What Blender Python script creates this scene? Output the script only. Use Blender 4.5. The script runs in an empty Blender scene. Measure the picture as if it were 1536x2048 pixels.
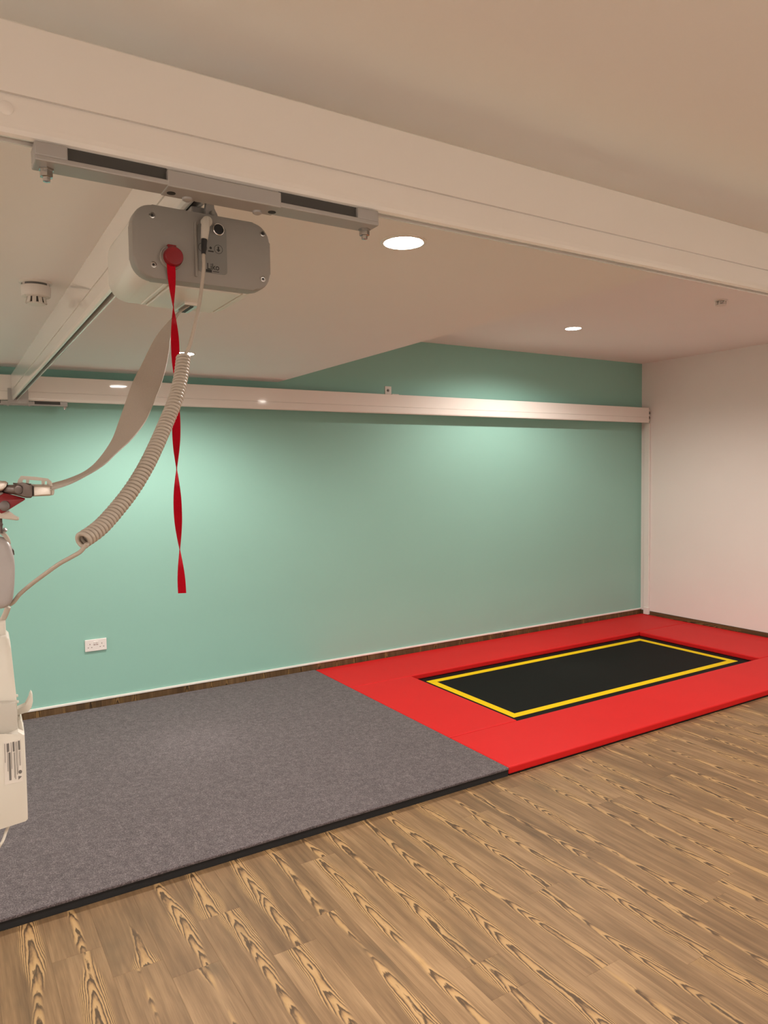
import bpy, bmesh, math, random
from mathutils import Vector, Matrix
random.seed(7)

# ------------------------------------------------------------------ camera
YAW, PITCH, ROLL, FPX = 0.553399, 0.0556664, -0.0144061, 1446.63
CAM = Vector((-6.18039, -4.94903, 1.55))
_f = Vector((math.sin(YAW)*math.cos(PITCH), math.cos(YAW)*math.cos(PITCH), -math.sin(PITCH)))
_r0 = Vector((math.cos(YAW), -math.sin(YAW), 0))
_u0 = _r0.cross(_f)
_r = _r0*math.cos(ROLL) + _u0*math.sin(ROLL)
_u = -_r0*math.sin(ROLL) + _u0*math.cos(ROLL)
scn = bpy.context.scene
col = scn.collection
cd = bpy.data.cameras.new('camera')
cam = bpy.data.objects.new('camera', cd)
col.objects.link(cam)
m = Matrix((( _r.x, _u.x, -_f.x, CAM.x), (_r.y, _u.y, -_f.y, CAM.y), (_r.z, _u.z, -_f.z, CAM.z), (0, 0, 0, 1)))
cam.matrix_world = m
cd.sensor_fit = 'VERTICAL'
cd.sensor_height = 36.0
cd.lens = FPX/2048*36.0
cd.clip_start = 0.02
cd.clip_end = 60
scn.camera = cam

# ------------------------------------------------------------------ world and exposure
w = bpy.data.worlds.new('world')
scn.world = w
w.use_nodes = True
w.node_tree.nodes['Background'].inputs[0].default_value = (0.05, 0.05, 0.05, 1)
w.node_tree.nodes['Background'].inputs[1].default_value = 0.2
vs = scn.view_settings
vs.view_transform = 'Standard'
vs.look = 'None'
vs.exposure = 1.52
vs.gamma = 1.0
vs.use_curve_mapping = False
LIGHT_COL = (1.0, 0.92, 0.84)
LIGHT_STR = 20.0
LIGHT_W = 52.0

# ------------------------------------------------------------------ helpers
def at(px, py, d):
    """point seen at a pixel of the 1536x2048 frame, d metres in front of the lens"""
    return CAM + (_f + _r*((px-768)/FPX) - _u*((py-1024)/FPX))*d

def on(px, py, axis, val):
    dv = _f + _r*((px-768)/FPX) - _u*((py-1024)/FPX)
    t = (val-CAM[axis])/dv[axis]
    return CAM + dv*t

MATS = {}
def mat(name, color, rough=0.5, metal=0.0, noise=None, bump=None, spec=0.5, coat=0.0, emit=None, trans=0.0):
    """procedural material; noise=(scale, amount) mottles the colour, bump=(scale, strength)"""
    if name in MATS: return MATS[name]
    M = bpy.data.materials.new(name); M.use_nodes = True
    nt = M.node_tree; b = nt.nodes['Principled BSDF']
    b.inputs['Base Color'].default_value = (*color, 1)
    b.inputs['Roughness'].default_value = rough
    b.inputs['Metallic'].default_value = metal
    b.inputs['Specular IOR Level'].default_value = spec
    b.inputs['Coat Weight'].default_value = coat
    b.inputs['Transmission Weight'].default_value = trans
    if emit:
        b.inputs['Emission Color'].default_value = (*emit[0], 1)
        b.inputs['Emission Strength'].default_value = emit[1]
    tc = nt.nodes.new('ShaderNodeTexCoord')
    if noise:
        n = nt.nodes.new('ShaderNodeTexNoise'); n.inputs['Scale'].default_value = noise[0]; n.inputs['Detail'].default_value = 4
        nt.links.new(tc.outputs['Object'], n.inputs['Vector'])
        mx = nt.nodes.new('ShaderNodeMix'); mx.data_type = 'RGBA'
        a = noise[1]
        mx.inputs['A'].default_value = (*[c*(1-a) for c in color], 1)
        mx.inputs['B'].default_value = (*[min(1, c*(1+a)) for c in color], 1)
        nt.links.new(n.outputs['Fac'], mx.inputs['Factor'])
        nt.links.new(mx.outputs['Result'], b.inputs['Base Color'])
    if bump:
        n2 = nt.nodes.new('ShaderNodeTexNoise'); n2.inputs['Scale'].default_value = bump[0]; n2.inputs['Detail'].default_value = 3
        nt.links.new(tc.outputs['Object'], n2.inputs['Vector'])
        bp = nt.nodes.new('ShaderNodeBump'); bp.inputs['Strength'].default_value = bump[1]; bp.inputs['Distance'].default_value = 0.002
        nt.links.new(n2.outputs['Fac'], bp.inputs['Height'])
        nt.links.new(bp.outputs['Normal'], b.inputs['Normal'])
    MATS[name] = M
    return M

def obj(name, bm, material, parent=None, smooth=False, kind=None):
    me = bpy.data.meshes.new(name)
    bmesh.ops.recalc_face_normals(bm, faces=bm.faces)
    bm.to_mesh(me); bm.free()
    if smooth:
        for p in me.polygons: p.use_smooth = True
    o = bpy.data.objects.new(name, me)
    if material: me.materials.append(material)
    col.objects.link(o)
    if parent: set_parent(o, parent)
    if kind: o['kind'] = kind
    return o

def set_parent(o, parent):
    o.parent = parent
    o.matrix_parent_inverse = world_of(parent).inverted()

def world_of(o):
    loc = Matrix.LocRotScale(o.location, o.rotation_euler, o.scale)
    return (world_of(o.parent) @ o.matrix_parent_inverse @ loc) if o.parent else loc

def thing(name, label, cat, loc=(0, 0, 0), group=None):
    o = bpy.data.objects.new(name, None); col.objects.link(o)
    o.empty_display_size = 0.05
    o.location = loc
    tag(o, label, cat, group)
    return o

def tag(o, label, cat, group=None):
    o['label'] = label; o['category'] = cat
    if group: o['group'] = group
    return o

def struct(o, label=None):
    o['kind'] = 'structure'
    if label: o['label'] = label
    return o

def box(bm, lo, hi, bevel=0.0, seg=2, mtx=None):
    vs_ = [bm.verts.new((x, y, z)) for x in (lo[0], hi[0]) for y in (lo[1], hi[1]) for z in (lo[2], hi[2])]
    F = [(0, 1, 3, 2), (4, 6, 7, 5), (0, 4, 5, 1), (2, 3, 7, 6), (0, 2, 6, 4), (1, 5, 7, 3)]
    fs = [bm.faces.new([vs_[i] for i in f]) for f in F]
    geom = vs_
    if bevel:
        es = list({e for f in fs for e in f.edges})
        r = bmesh.ops.bevel(bm, geom=es, offset=bevel, segments=seg, affect='EDGES', profile=0.5)
        geom = list({v for f in r['faces'] for v in f.verts} | {v for v in vs_ if v.is_valid})
    if mtx:
        bmesh.ops.transform(bm, matrix=mtx, verts=[v for v in geom if v.is_valid])
    return geom

def bx(name, lo, hi, material, parent=None, bevel=0.0, seg=2, smooth=False):
    bm = bmesh.new(); box(bm, lo, hi, bevel, seg)
    return obj(name, bm, material, parent, smooth)

def frame_of(axis):
    a = Vector(axis).normalized()
    t = Vector((0, 0, 1)) if abs(a.z) < 0.9 else Vector((1, 0, 0))
    s = a.cross(t).normalized(); return s, s.cross(a).normalized(), a

def lathe(bm, base, axis, prof, seg=32):
    """prof: list of (radius, distance along axis)"""
    s, t, a = frame_of(axis); base = Vector(base)
    rings = []
    for r, h in prof:
        if r < 1e-6:
            rings.append([bm.verts.new(base + a*h)])
        else:
            rings.append([bm.verts.new(base + a*h + s*(r*math.cos(2*math.pi*i/seg)) + t*(r*math.sin(2*math.pi*i/seg))) for i in range(seg)])
    for A, B in zip(rings, rings[1:]):
        for i in range(seg):
            j = (i+1) % seg
            if len(A) == 1 and len(B) == 1: continue
            if len(A) == 1: bm.faces.new((A[0], B[i], B[j]))
            elif len(B) == 1: bm.faces.new((A[i], B[0], A[j]))
            else: bm.faces.new((A[i], B[i], B[j], A[j]))

def lat(name, base, axis, prof, material, parent=None, seg=32, smooth=True):
    bm = bmesh.new(); lathe(bm, base, axis, prof, seg)
    o = obj(name, bm, material, parent, smooth)
    if smooth: sharp(o)
    return o

def sharp(o, ang=40):
    try:
        o.data.set_sharp_from_angle(angle=math.radians(ang))
    except Exception:
        pass

def spline(pts, n):
    """Catmull-Rom through points -> n+1 samples"""
    P = [Vector(p) for p in pts]
    P = [P[0]*2-P[1]] + P + [P[-1]*2-P[-2]]
    segs = len(P)-3; out = []
    for k in range(n+1):
        t = k/n*segs; i = min(int(t), segs-1); u = t-i
        a, b, c, d = P[i:i+4]
        out.append(0.5*((2*b) + (c-a)*u + (2*a-5*b+4*c-d)*u*u + (3*b-a-3*c+d)*u**3))
    return out

def tube(bm, pts, r, seg=10, cap=True):
    rings = []; nrm = None
    n = len(pts)
    for i, p in enumerate(pts):
        tg = (pts[min(i+1, n-1)]-pts[max(i-1, 0)]).normalized()
        if nrm is None:
            nrm = frame_of(tg)[0]
        nrm = (nrm - tg*nrm.dot(tg)).normalized()
        bn = tg.cross(nrm)
        rr = r(i/(n-1)) if callable(r) else r
        rings.append([bm.verts.new(p + (nrm*math.cos(2*math.pi*k/seg) + bn*math.sin(2*math.pi*k/seg))*rr) for k in range(seg)])
    for A, B in zip(rings, rings[1:]):
        for k in range(seg):
            bm.faces.new((A[k], A[(k+1) % seg], B[(k+1) % seg], B[k]))
    if cap:
        bm.faces.new(list(reversed(rings[0]))); bm.faces.new(rings[-1])

def tub(name, pts, r, material, parent=None, seg=10):
    bm = bmesh.new(); tube(bm, pts, r, seg)
    return obj(name, bm, material, parent, True)

def prism(bm, pts, vec, bevel=0.0, seg=2):
    """extrude polygon (3D points) by vec"""
    a = [bm.verts.new(p) for p in pts]; b = [bm.verts.new(Vector(p)+vec) for p in pts]
    n = len(pts)
    f1 = bm.faces.new(a); f2 = bm.faces.new(list(reversed(b)))
    fs = [bm.faces.new((a[i], b[i], b[(i+1) % n], a[(i+1) % n])) for i in range(n)]
    if bevel:
        es = list(f1.edges)+list(f2.edges)
        bmesh.ops.bevel(bm, geom=es, offset=bevel, segments=seg, affect='EDGES', profile=0.5)

def pri(name, pts, vec, material, parent=None, bevel=0.0, smooth=False, seg=2):
    bm = bmesh.new(); prism(bm, pts, vec, bevel, seg)
    o = obj(name, bm, material, parent, smooth)
    if smooth: sharp(o, 50)
    return o

def rounded(cx, cz, wd, ht, r, y, n=8):
    out = []
    for sx, sz, a0 in ((1, 1, 0), (-1, 1, 90), (-1, -1, 180), (1, -1, 270)):
        for k in range(n+1):
            a = math.radians(a0 + 90*k/n)
            out.append(Vector((cx+sx*(wd/2-r)+r*math.cos(a), y, cz+sz*(ht/2-r)+r*math.sin(a))))
    return out

# ------------------------------------------------------------------ materials
white_wall = mat('white_wall_paint', (0.88, 0.835, 0.80), 0.75, noise=(3, 0.02), bump=(160, 0.06), spec=0.25)
ceil_paint = mat('ceiling_paint', (0.92, 0.90, 0.885), 0.85, noise=(2, 0.02), bump=(140, 0.05), spec=0.2)
green_wall = mat('green_wall_paint', (0.30, 0.555, 0.48), 0.62, noise=(2.5, 0.02), bump=(150, 0.08), spec=0.3)
white_trim = mat('white_trim_paint', (0.86, 0.84, 0.80), 0.4)
rail_white = mat('white_powder_coat', (0.87, 0.825, 0.775), 0.045, noise=(6, 0.01), spec=0.8)
gear_slot_dark = mat('dark_gear_and_slot_shade', (0.05, 0.048, 0.045), 0.5)
steel_grey = mat('grey_painted_steel', (0.42, 0.405, 0.395), 0.42, metal=0.3, bump=(300, 0.03))
zinc = mat('zinc_plated_steel', (0.52, 0.51, 0.50), 0.2, metal=1.0, bump=(400, 0.05))
brushed = mat('brushed_steel', (0.66, 0.61, 0.56), 0.34, metal=0.9, bump=(500, 0.08))
dark_steel = mat('dark_steel', (0.16, 0.13, 0.12), 0.38, metal=0.8, bump=(300, 0.05))
motor_plastic = mat('warm_grey_plastic', (0.31, 0.288, 0.265), 0.45, bump=(350, 0.05))
motor_body_m = mat('off_white_plastic', (0.74, 0.72, 0.67), 0.35, bump=(350, 0.03))
panel_m = mat('panel_film', (0.22, 0.215, 0.205), 0.45)
print_hole_black = mat('black_print_and_hole_shade', (0.02, 0.02, 0.02), 0.6)  # print, and the painted-in dark of slots, recesses and holes
black_plastic = mat('black_plastic', (0.015, 0.015, 0.017), 0.4, bump=(200, 0.05))
red_plastic = mat('red_plastic', (0.24, 0.003, 0.010), 0.32, bump=(200, 0.03))
red_web = mat('red_webbing', (0.46, 0.003, 0.014), 0.85, noise=(400, 0.15), bump=(900, 0.4), spec=0.1)
strap_web = mat('beige_webbing', (0.50, 0.44, 0.38), 0.62, noise=(500, 0.10), bump=(1200, 0.35))
cord_m = mat('grey_beige_cable', (0.50, 0.44, 0.375), 0.42, bump=(300, 0.05))
beige_plastic = mat('beige_plastic', (0.62, 0.57, 0.50), 0.4, bump=(300, 0.05))
handset_m = mat('grey_plastic', (0.42, 0.39, 0.385), 0.36, bump=(300, 0.04))
lift_white = mat('lift_cream_paint', (0.70, 0.67, 0.60), 0.4, noise=(10, 0.015), bump=(300, 0.03))
lift_grey = mat('lift_grey_plastic', (0.55, 0.52, 0.465), 0.5, bump=(300, 0.04))
red_mat = mat('red_vinyl', (0.64, 0.012, 0.013), 0.55, noise=(5, 0.04), bump=(420, 0.12), spec=0.22)
foam_black = mat('black_foam', (0.012, 0.012, 0.013), 0.85, bump=(250, 0.3))
tape_yellow = mat('yellow_tape', (0.86, 0.59, 0.003), 0.6, noise=(30, 0.03), bump=(500, 0.1), spec=0.15)
frame_black = mat('black_frame', (0.006, 0.005, 0.005), 0.7, spec=0.15)
detector_w = mat('detector_plastic', (0.74, 0.70, 0.66), 0.4, bump=(200, 0.03))
socket_w = mat('socket_plastic', (0.84, 0.80, 0.78), 0.3)
chrome = mat('chrome', (0.75, 0.74, 0.72), 0.12, metal=1.0, bump=(200, 0.01))
paper = mat('label_paper', (0.72, 0.68, 0.63), 0.6)
glow = mat('lamp_lens', (0.9, 0.88, 0.85), 0.4, emit=(LIGHT_COL, LIGHT_STR))

def bed_material():
    M = bpy.data.materials.new('woven_trampoline_bed'); M.use_nodes = True
    nt = M.node_tree; b = nt.nodes['Principled BSDF']
    tc = nt.nodes.new('ShaderNodeTexCoord')
    ck = nt.nodes.new('ShaderNodeTexChecker'); ck.inputs['Scale'].default_value = 260
    ck.inputs['Color1'].default_value = (0.011, 0.011, 0.010, 1); ck.inputs['Color2'].default_value = (0.007, 0.007, 0.0065, 1)
    nt.links.new(tc.outputs['Object'], ck.inputs['Vector'])
    nt.links.new(ck.outputs['Color'], b.inputs['Base Color'])
    bp = nt.nodes.new('ShaderNodeBump'); bp.inputs['Strength'].default_value = 0.15; bp.inputs['Distance'].default_value = 0.001
    nt.links.new(ck.outputs['Fac'], bp.inputs['Height']); nt.links.new(bp.outputs['Normal'], b.inputs['Normal'])
    b.inputs['Roughness'].default_value = 0.7
    b.inputs['Specular IOR Level'].default_value = 0.1
    return M
bed_m = bed_material()

def carpet_material():
    M = bpy.data.materials.new('speckled_carpet'); M.use_nodes = True
    nt = M.node_tree; b = nt.nodes['Principled BSDF']; L = nt.links
    tc = nt.nodes.new('ShaderNodeTexCoord')
    n1 = nt.nodes.new('ShaderNodeTexNoise'); n1.inputs['Scale'].default_value = 230; n1.inputs['Detail'].default_value = 3; n1.inputs['Roughness'].default_value = 0.7
    n2 = nt.nodes.new('ShaderNodeTexNoise'); n2.inputs['Scale'].default_value = 38; n2.inputs['Detail'].default_value = 5; n2.inputs['Roughness'].default_value = 0.7
    n3 = nt.nodes.new('ShaderNodeTexNoise'); n3.inputs['Scale'].default_value = 2.2; n3.inputs['Detail'].default_value = 2
    for n in (n1, n2, n3): L.new(tc.outputs['Object'], n.inputs['Vector'])
    r = nt.nodes.new('ShaderNodeValToRGB')
    e = r.color_ramp.elements
    e[0].position = 0.36; e[0].color = (0.062, 0.050, 0.054, 1)
    e[1].position = 0.60; e[1].color = (0.180, 0.150, 0.158, 1)
    x = e.new(0.72); x.color = (0.32, 0.28, 0.285, 1)
    L.new(n1.outputs['Fac'], r.inputs['Fac'])
    mx = nt.nodes.new('ShaderNodeMix'); mx.data_type = 'RGBA'; mx.blend_type = 'MULTIPLY'; mx.inputs['Factor'].default_value = 1
    mr = nt.nodes.new('ShaderNodeMapRange'); mr.inputs[1].default_value = 0.35; mr.inputs[2].default_value = 0.65; mr.inputs[3].default_value = 0.66; mr.inputs[4].default_value = 1.06
    L.new(n2.outputs['Fac'], mr.inputs[0])
    L.new(r.outputs['Color'], mx.inputs['A']); L.new(mr.outputs[0], mx.inputs['B'])
    L.new(mx.outputs['Result'], b.inputs['Base Color'])
    b.inputs['Roughness'].default_value = 0.95; b.inputs['Specular IOR Level'].default_value = 0.1
    b.inputs['Sheen Weight'].default_value = 0.15
    bp = nt.nodes.new('ShaderNodeBump'); bp.inputs['Strength'].default_value = 0.5; bp.inputs['Distance'].default_value = 0.003
    L.new(n1.outputs['Fac'], bp.inputs['Height']); L.new(bp.outputs['Normal'], b.inputs['Normal'])
    return M
carpet_m = carpet_material()

def wood_material(name='pine_plank', tint=1.0):
    """printed pine planks: soft streaks with bold flame grain running along each plank (UV: x across, y along, metres)"""
    M = bpy.data.materials.new(name); M.use_nodes = True
    nt = M.node_tree; b = nt.nodes['Principled BSDF']; L = nt.links
    def N(t, **k):
        n = nt.nodes.new(t)
        for a, v in k.items(): setattr(n, a, v)
        return n
    def math_(op, a, b_=None, c=None):
        n = N('ShaderNodeMath', operation=op)
        for i, v in enumerate((a, b_, c)):
            if v is None: continue
            if isinstance(v, (int, float)): n.inputs[i].default_value = v
            else: L.new(v, n.inputs[i])
        return n.outputs[0]
    uv = N('ShaderNodeUVMap'); uv.uv_map = 'plank'
    oi = N('ShaderNodeObjectInfo')
    sep = N('ShaderNodeSeparateXYZ'); L.new(uv.outputs['UV'], sep.inputs[0])
    U = sep.outputs['X']
    att = N('ShaderNodeAttribute'); att.attribute_name = 'seed'
    rnd = math_('FRACT', math_('ADD', oi.outputs['Random'], att.outputs['Fac']))
    off = math_('MULTIPLY', rnd, 91.7)
    V = math_('ADD', sep.outputs['Y'], off)
    def coords(su, sv, w_=0.0):
        c = N('ShaderNodeCombineXYZ')
        L.new(math_('MULTIPLY', U, su), c.inputs[0]); L.new(math_('MULTIPLY', V, sv), c.inputs[1])
        L.new(math_('ADD', off, w_), c.inputs[2])
        return c.outputs[0]
    def noise(su, sv, detail=2, rough=0.5, w_=0.0, dist=0.0):
        n = N('ShaderNodeTexNoise'); n.inputs['Scale'].default_value = 1; n.inputs['Detail'].default_value = detail; n.inputs['Roughness'].default_value = rough
        n.inputs['Distortion'].default_value = dist
        L.new(coords(su, sv, w_), n.inputs['Vector']); return n.outputs['Fac']
    # wandering heart line of the flame
    wander = math_('MULTIPLY', math_('SUBTRACT', noise(0, 0.9, 2, 0.5, 3.1), 0.5), 0.12)
    d = math_('ADD', math_('SUBTRACT', U, wander), math_('MULTIPLY', math_('SUBTRACT', math_('FRACT', math_('MULTIPLY', rnd, 13.7)), 0.5), 0.06))
    d2 = math_('MULTIPLY', math_('MULTIPLY', d, d), 2600.0)
    lvl = math_('ADD', math_('MULTIPLY', noise(8, 2.2, 2, 0.5, 7.7), 6.0), math_('MULTIPLY', V, 7.0))
    lvl2 = math_('MULTIPLY', noise(45, 9, 3, 0.6, 1.7), 1.4)
    fld = math_('ADD', math_('ADD', d2, lvl), lvl2)
    tooth = math_('FRACT', math_('MULTIPLY', fld, 1.2))
    rings = N('ShaderNodeValToRGB'); e = rings.color_ramp.elements
    e[0].position = 0.0; e[0].color = (0.54, 0.35, 0.175, 1)
    e[1].position = 0.30; e[1].color = (0.50, 0.315, 0.145, 1)
    for p, c in ((0.52, (0.33, 0.20, 0.10, 1)), (0.70, (0.12, 0.072, 0.038, 1)), (0.86, (0.095, 0.060, 0.034, 1)), (0.93, (0.30, 0.185, 0.09, 1)), (1.0, (0.54, 0.35, 0.175, 1))):
        q = e.new(p); q.color = c
    L.new(tooth, rings.inputs['Fac'])
    # where the flame shows
    wid = math_('ADD', math_('MULTIPLY', noise(0, 2.0, 2, 0.5, 12.3), 0.14), -0.046)
    mask = N('ShaderNodeMapRange'); mask.interpolation_type = 'SMOOTHSTEP'
    L.new(math_('SUBTRACT', math_('ABSOLUTE', d), wid), mask.inputs[0])
    mask.inputs[1].default_value = 0.006; mask.inputs[2].default_value = -0.009; mask.inputs[3].default_value = 0; mask.inputs[4].default_value = 1
    # plain streaky field
    st1 = noise(55, 2.2, 4, 0.6, 21.0)
    st2 = noise(340, 9, 3, 0.6, 33.0)
    st3 = noise(14, 2.4, 3, 0.55, 44.0)
    base = N('ShaderNodeValToRGB'); e = base.color_ramp.elements
    e[0].position = 0.30; e[0].color = (0.145, 0.088, 0.047, 1)
    e[1].position = 0.72; e[1].color = (0.46, 0.30, 0.165, 1)
    q = e.new(0.52); q.color = (0.275, 0.170, 0.090, 1)
    mixv = math_('ADD', math_('ADD', math_('MULTIPLY', st1, 0.42), math_('MULTIPLY', st2, 0.22)), math_('MULTIPLY', st3, 0.42))
    mixv = math_('ADD', mixv, math_('MULTIPLY', math_('SUBTRACT', math_('FRACT', math_('MULTIPLY', rnd, 7.31)), 0.5), 0.16))
    L.new(math_('SUBTRACT', mixv, 0.02), base.inputs['Fac'])
    mx = N('ShaderNodeMix', data_type='RGBA'); L.new(mask.outputs[0], mx.inputs['Factor'])
    L.new(base.outputs['Color'], mx.inputs['A']); L.new(rings.outputs['Color'], mx.inputs['B'])
    # grey smoky stains
    stn = N('ShaderNodeMapRange'); stn.interpolation_type = 'SMOOTHSTEP'
    L.new(noise(7, 2.4, 3, 0.6, 55.0), stn.inputs[0]); stn.inputs[1].default_value = 0.56; stn.inputs[2].default_value = 0.80; stn.inputs[3].default_value = 0; stn.inputs[4].default_value = 0.55
    mx2 = N('ShaderNodeMix', data_type='RGBA'); L.new(stn.outputs[0], mx2.inputs['Factor'])
    L.new(mx.outputs['Result'], mx2.inputs['A']); mx2.inputs['B'].default_value = (0.135, 0.095, 0.056, 1)
    hs = N('ShaderNodeHueSaturation'); hs.inputs['Value'].default_value = tint*0.81; hs.inputs['Saturation'].default_value = 1.03 if tint == 1 else 1.1
    L.new(mx2.outputs['Result'], hs.inputs['Color']); L.new(hs.outputs['Color'], b.inputs['Base Color'])
    b.inputs['Roughness'].default_value = 0.52; b.inputs['Specular IOR Level'].default_value = 0.3
    bp = N('ShaderNodeBump'); bp.inputs['Strength'].default_value = 0.12; bp.inputs['Distance'].default_value = 0.001
    L.new(st2, bp.inputs['Height']); L.new(bp.outputs['Normal'], b.inputs['Normal'])
    return M
wood_m = wood_material()
skirt_m = wood_material('dark_skirting_plank', 0.5)

# ------------------------------------------------------------------ room shell
ZL, ZH, XS = 2.216, 2.6115, -4.022          # low ceiling, high ceiling, step between them
X0, Y0 = -8.6, -6.1                          # room behind and left of the camera
floor = struct(bx('floor', (X0, Y0, -0.10), (0, 0, -0.004), wood_m))
uvl = floor.data.uv_layers.new(name='plank')
struct(bx('wall_back', (X0-0.1, 0, -0.1), (0.1, 0.1, 2.8), green_wall))
struct(bx('wall_right', (0, Y0, -0.1), (0.1, 0, 2.8), white_wall))
struct(bx('wall_left', (X0-0.1, Y0, -0.1), (X0, 0, 2.8), white_wall))
struct(bx('wall_front', (X0-0.1, Y0-0.1, -0.1), (0.1, Y0, 2.8), white_wall))
bm = bmesh.new()
prism(bm, [Vector((X0, Y0, ZL)), Vector((XS, Y0, ZL)), Vector((XS, Y0, ZH)), Vector((0, Y0, ZH)), Vector((0, Y0, 2.8)), Vector((X0, Y0, 2.8))], Vector((0, -Y0, 0)))
struct(obj('ceiling', bm, ceil_paint))

# floor planks, laid towards the green wall
PW, PX = 0.1528, -5.014
def plank_mesh(bm, x0, x1, y0, y1, uvo=None, z=0.0, zb=-0.004, seed=None):
    g = 0.0001; c = 0.0004
    pts = [(x0+g, y0+g), (x1-g, y0+g), (x1-g, y1-g), (x0+g, y1-g)]
    ins = [(x0+g+c, y0+g+c), (x1-g-c, y0+g+c), (x1-g-c, y1-g-c), (x0+g+c, y1-g-c)]
    lo = [bm.verts.new((*p, zb)) for p in pts]; mid = [bm.verts.new((*p, z-0.0003)) for p in pts]; hi = [bm.verts.new((*p, z)) for p in ins]
    fs = [bm.faces.new(hi)]
    for A, B in ((lo, mid), (mid, hi)):
        for i in range(4): fs.append(bm.faces.new((A[i], A[(i+1) % 4], B[(i+1) % 4], B[i])))
    uvl = bm.loops.layers.uv.verify() if not bm.loops.layers.uv.get('plank') else bm.loops.layers.uv['plank']
    cx = (x0+x1)/2
    for f in fs:
        for l in f.loops: l[uvl].uv = (l.vert.co.x-cx, l.vert.co.y)
    if seed is not None:
        lay = bm.faces.layers.float.get('seed') or bm.faces.layers.float.new('seed')
        for f in fs: f[lay] = seed
known = {-5.628: [-2.665], -5.014: [-2.732], -4.712: [-3.225, -3.374], -4.096: [-3.586], -3.79: [-2.333], -3.485: [-2.684], -2.878: [-2.796],
         -4.861: [-2.392], -3.32: [-2.455], -3.187: [-3.129], -3.641: [-3.358], -6.086: [-2.266], -4.556: [-2.90], -3.962: [-2.95]}
stuff = bmesh.new(); stuff.loops.layers.uv.new('plank')
stuff.faces.layers.float.new('seed')
k0 = math.ceil((X0-PX)/PW); k1 = math.floor((0-PX)/PW)
count = 0
for k in range(k0-1, k1+1):
    xa, xb = PX+k*PW, PX+(k+1)*PW
    xa, xb = max(xa, X0), min(xb, 0)
    if xb-xa < 0.01: continue
    js = []
    for kx, ys in known.items():
        if abs(kx-xb) < 0.05: js = list(ys)
    if not js: js = [-random.uniform(2.2, 3.4)]
    y = min(js)
    while y > Y0: y -= random.uniform(1.05, 1.25); js.append(max(y, Y0))
    y = max(js)
    while y < 0: y += random.uniform(1.05, 1.25); js.append(min(y, 0))
    js = sorted(set(js))
    for a, b_ in zip(js, js[1:]):
        if b_-a < 0.02: continue
        # planks the photograph shows are single pieces
        near = b_ > -4.35 and a < -2.15 and xb > -6.25 and (xa < -2.2 + (a+2.2)*0 or True)
        vis = near and (b_ < -2.0 or a < -2.3)
        dx = (xa+xb)/2-CAM.x
        if vis and xa < -1.3 and dx > -0.35:
            pb = bmesh.new(); pb.loops.layers.uv.new('plank')
            plank_mesh(pb, xa, xb, a, b_)
            p = obj('plank', pb, wood_m, floor); count += 1
        else:
            plank_mesh(stuff, xa, xb, a, b_, seed=random.random())
so = obj('plank_field', stuff, wood_m, floor, kind='stuff')
print('planks', count)

# skirting: the same planks turned up the wall, capped by a white bead
bb = struct(bx('baseboard_back', (X0, -0.004, 0), (0, 0, 0.088), foam_black))
k = k0-1
while PX+k*PW < 0:
    xa, xb = max(PX+k*PW, X0), min(PX+(k+1)*PW, -0.004)
    if xb-xa > 0.01:
        pb = bmesh.new(); pb.loops.layers.uv.new('plank')
        plank_mesh(pb, xa, xb, -0.09, -0.002, z=0.004, zb=-0.0)
        bmesh.ops.transform(pb, matrix=Matrix.Translation((0, -0.004, 0)) @ Matrix.Rotation(math.radians(90), 4, 'X') @ Matrix.Translation((0, 0.09, 0)), verts=pb.verts)
        obj('plank', pb, skirt_m, bb)
    k += 1
bead = struct(bx('trim_1', (X0, -0.012, 0.086), (0, 0, 0.101), white_trim, bevel=0.003))
br = struct(bx('baseboard_right', (-0.004, Y0, 0), (0, -0.004, 0.082), foam_black))
y = -0.01
while y-1.1 > Y0:
    pb = bmesh.new(); pb.loops.layers.uv.new('plank')
    plank_mesh(pb, 0.0, 0.080, y-1.1, y, z=0.004, zb=0)
    bmesh.ops.transform(pb, matrix=Matrix.Translation((-0.004, 0, 0)) @ Matrix.Rotation(math.radians(-90), 4, 'Y'), verts=pb.verts)
    obj('plank', pb, skirt_m, br)
    y -= 1.1

# ------------------------------------------------------------------ downlights
def downlight(x, y, z, label):
    t = thing('downlight', label, 'light', (x, y, z), 'recessed round ceiling downlights')
    lat('trim_ring', (x, y, z), (0, 0, -1), [(0.068, 0), (0.068, 0.002), (0.064, 0.004), (0.058, 0.0035), (0.057, -0.004)], white_trim, t, 40)
    lat('lens', (x, y, z), (0, 0, -1), [(0.0575, 0.0), (0.0570, 0.0022), (0.050, 0.0030), (0.0, 0.0034)], glow, t, 40, smooth=False)
    ld = bpy.data.lights.new('beam', 'SPOT'); ld.energy = LIGHT_W; ld.color = LIGHT_COL
    ld.spot_size = math.radians(162); ld.spot_blend = 0.6; ld.shadow_soft_size = 0.05
    lo = bpy.data.objects.new('beam', ld); col.objects.link(lo)
    lo.location = (x, y, z-0.006); set_parent(lo, t)
downlight(-4.995, -0.951, ZL, 'glowing round downlight behind the top of the coiled cable')
downlight(-4.995, -3.160, ZL, 'large glowing round downlight just below the near white beam')
downlight(-2.037, -1.003, ZH, 'glowing round downlight in the raised ceiling near the far corner')
downlight(-2.037, -3.16, ZH, 'downlight in the raised ceiling out of view to the right')
downlight(-4.995, -5.37, ZL, 'downlight in the low ceiling behind the camera')
downlight(-2.037, -5.37, ZH, 'downlight in the raised ceiling behind the camera')
downlight(-7.95, -0.951, ZL, 'downlight in the low ceiling out of view to the left')  # unseen row that extends the lamp grid to light the room
downlight(-7.95, -3.16, ZL, 'unseen downlight in the low ceiling beside the camera')
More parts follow.
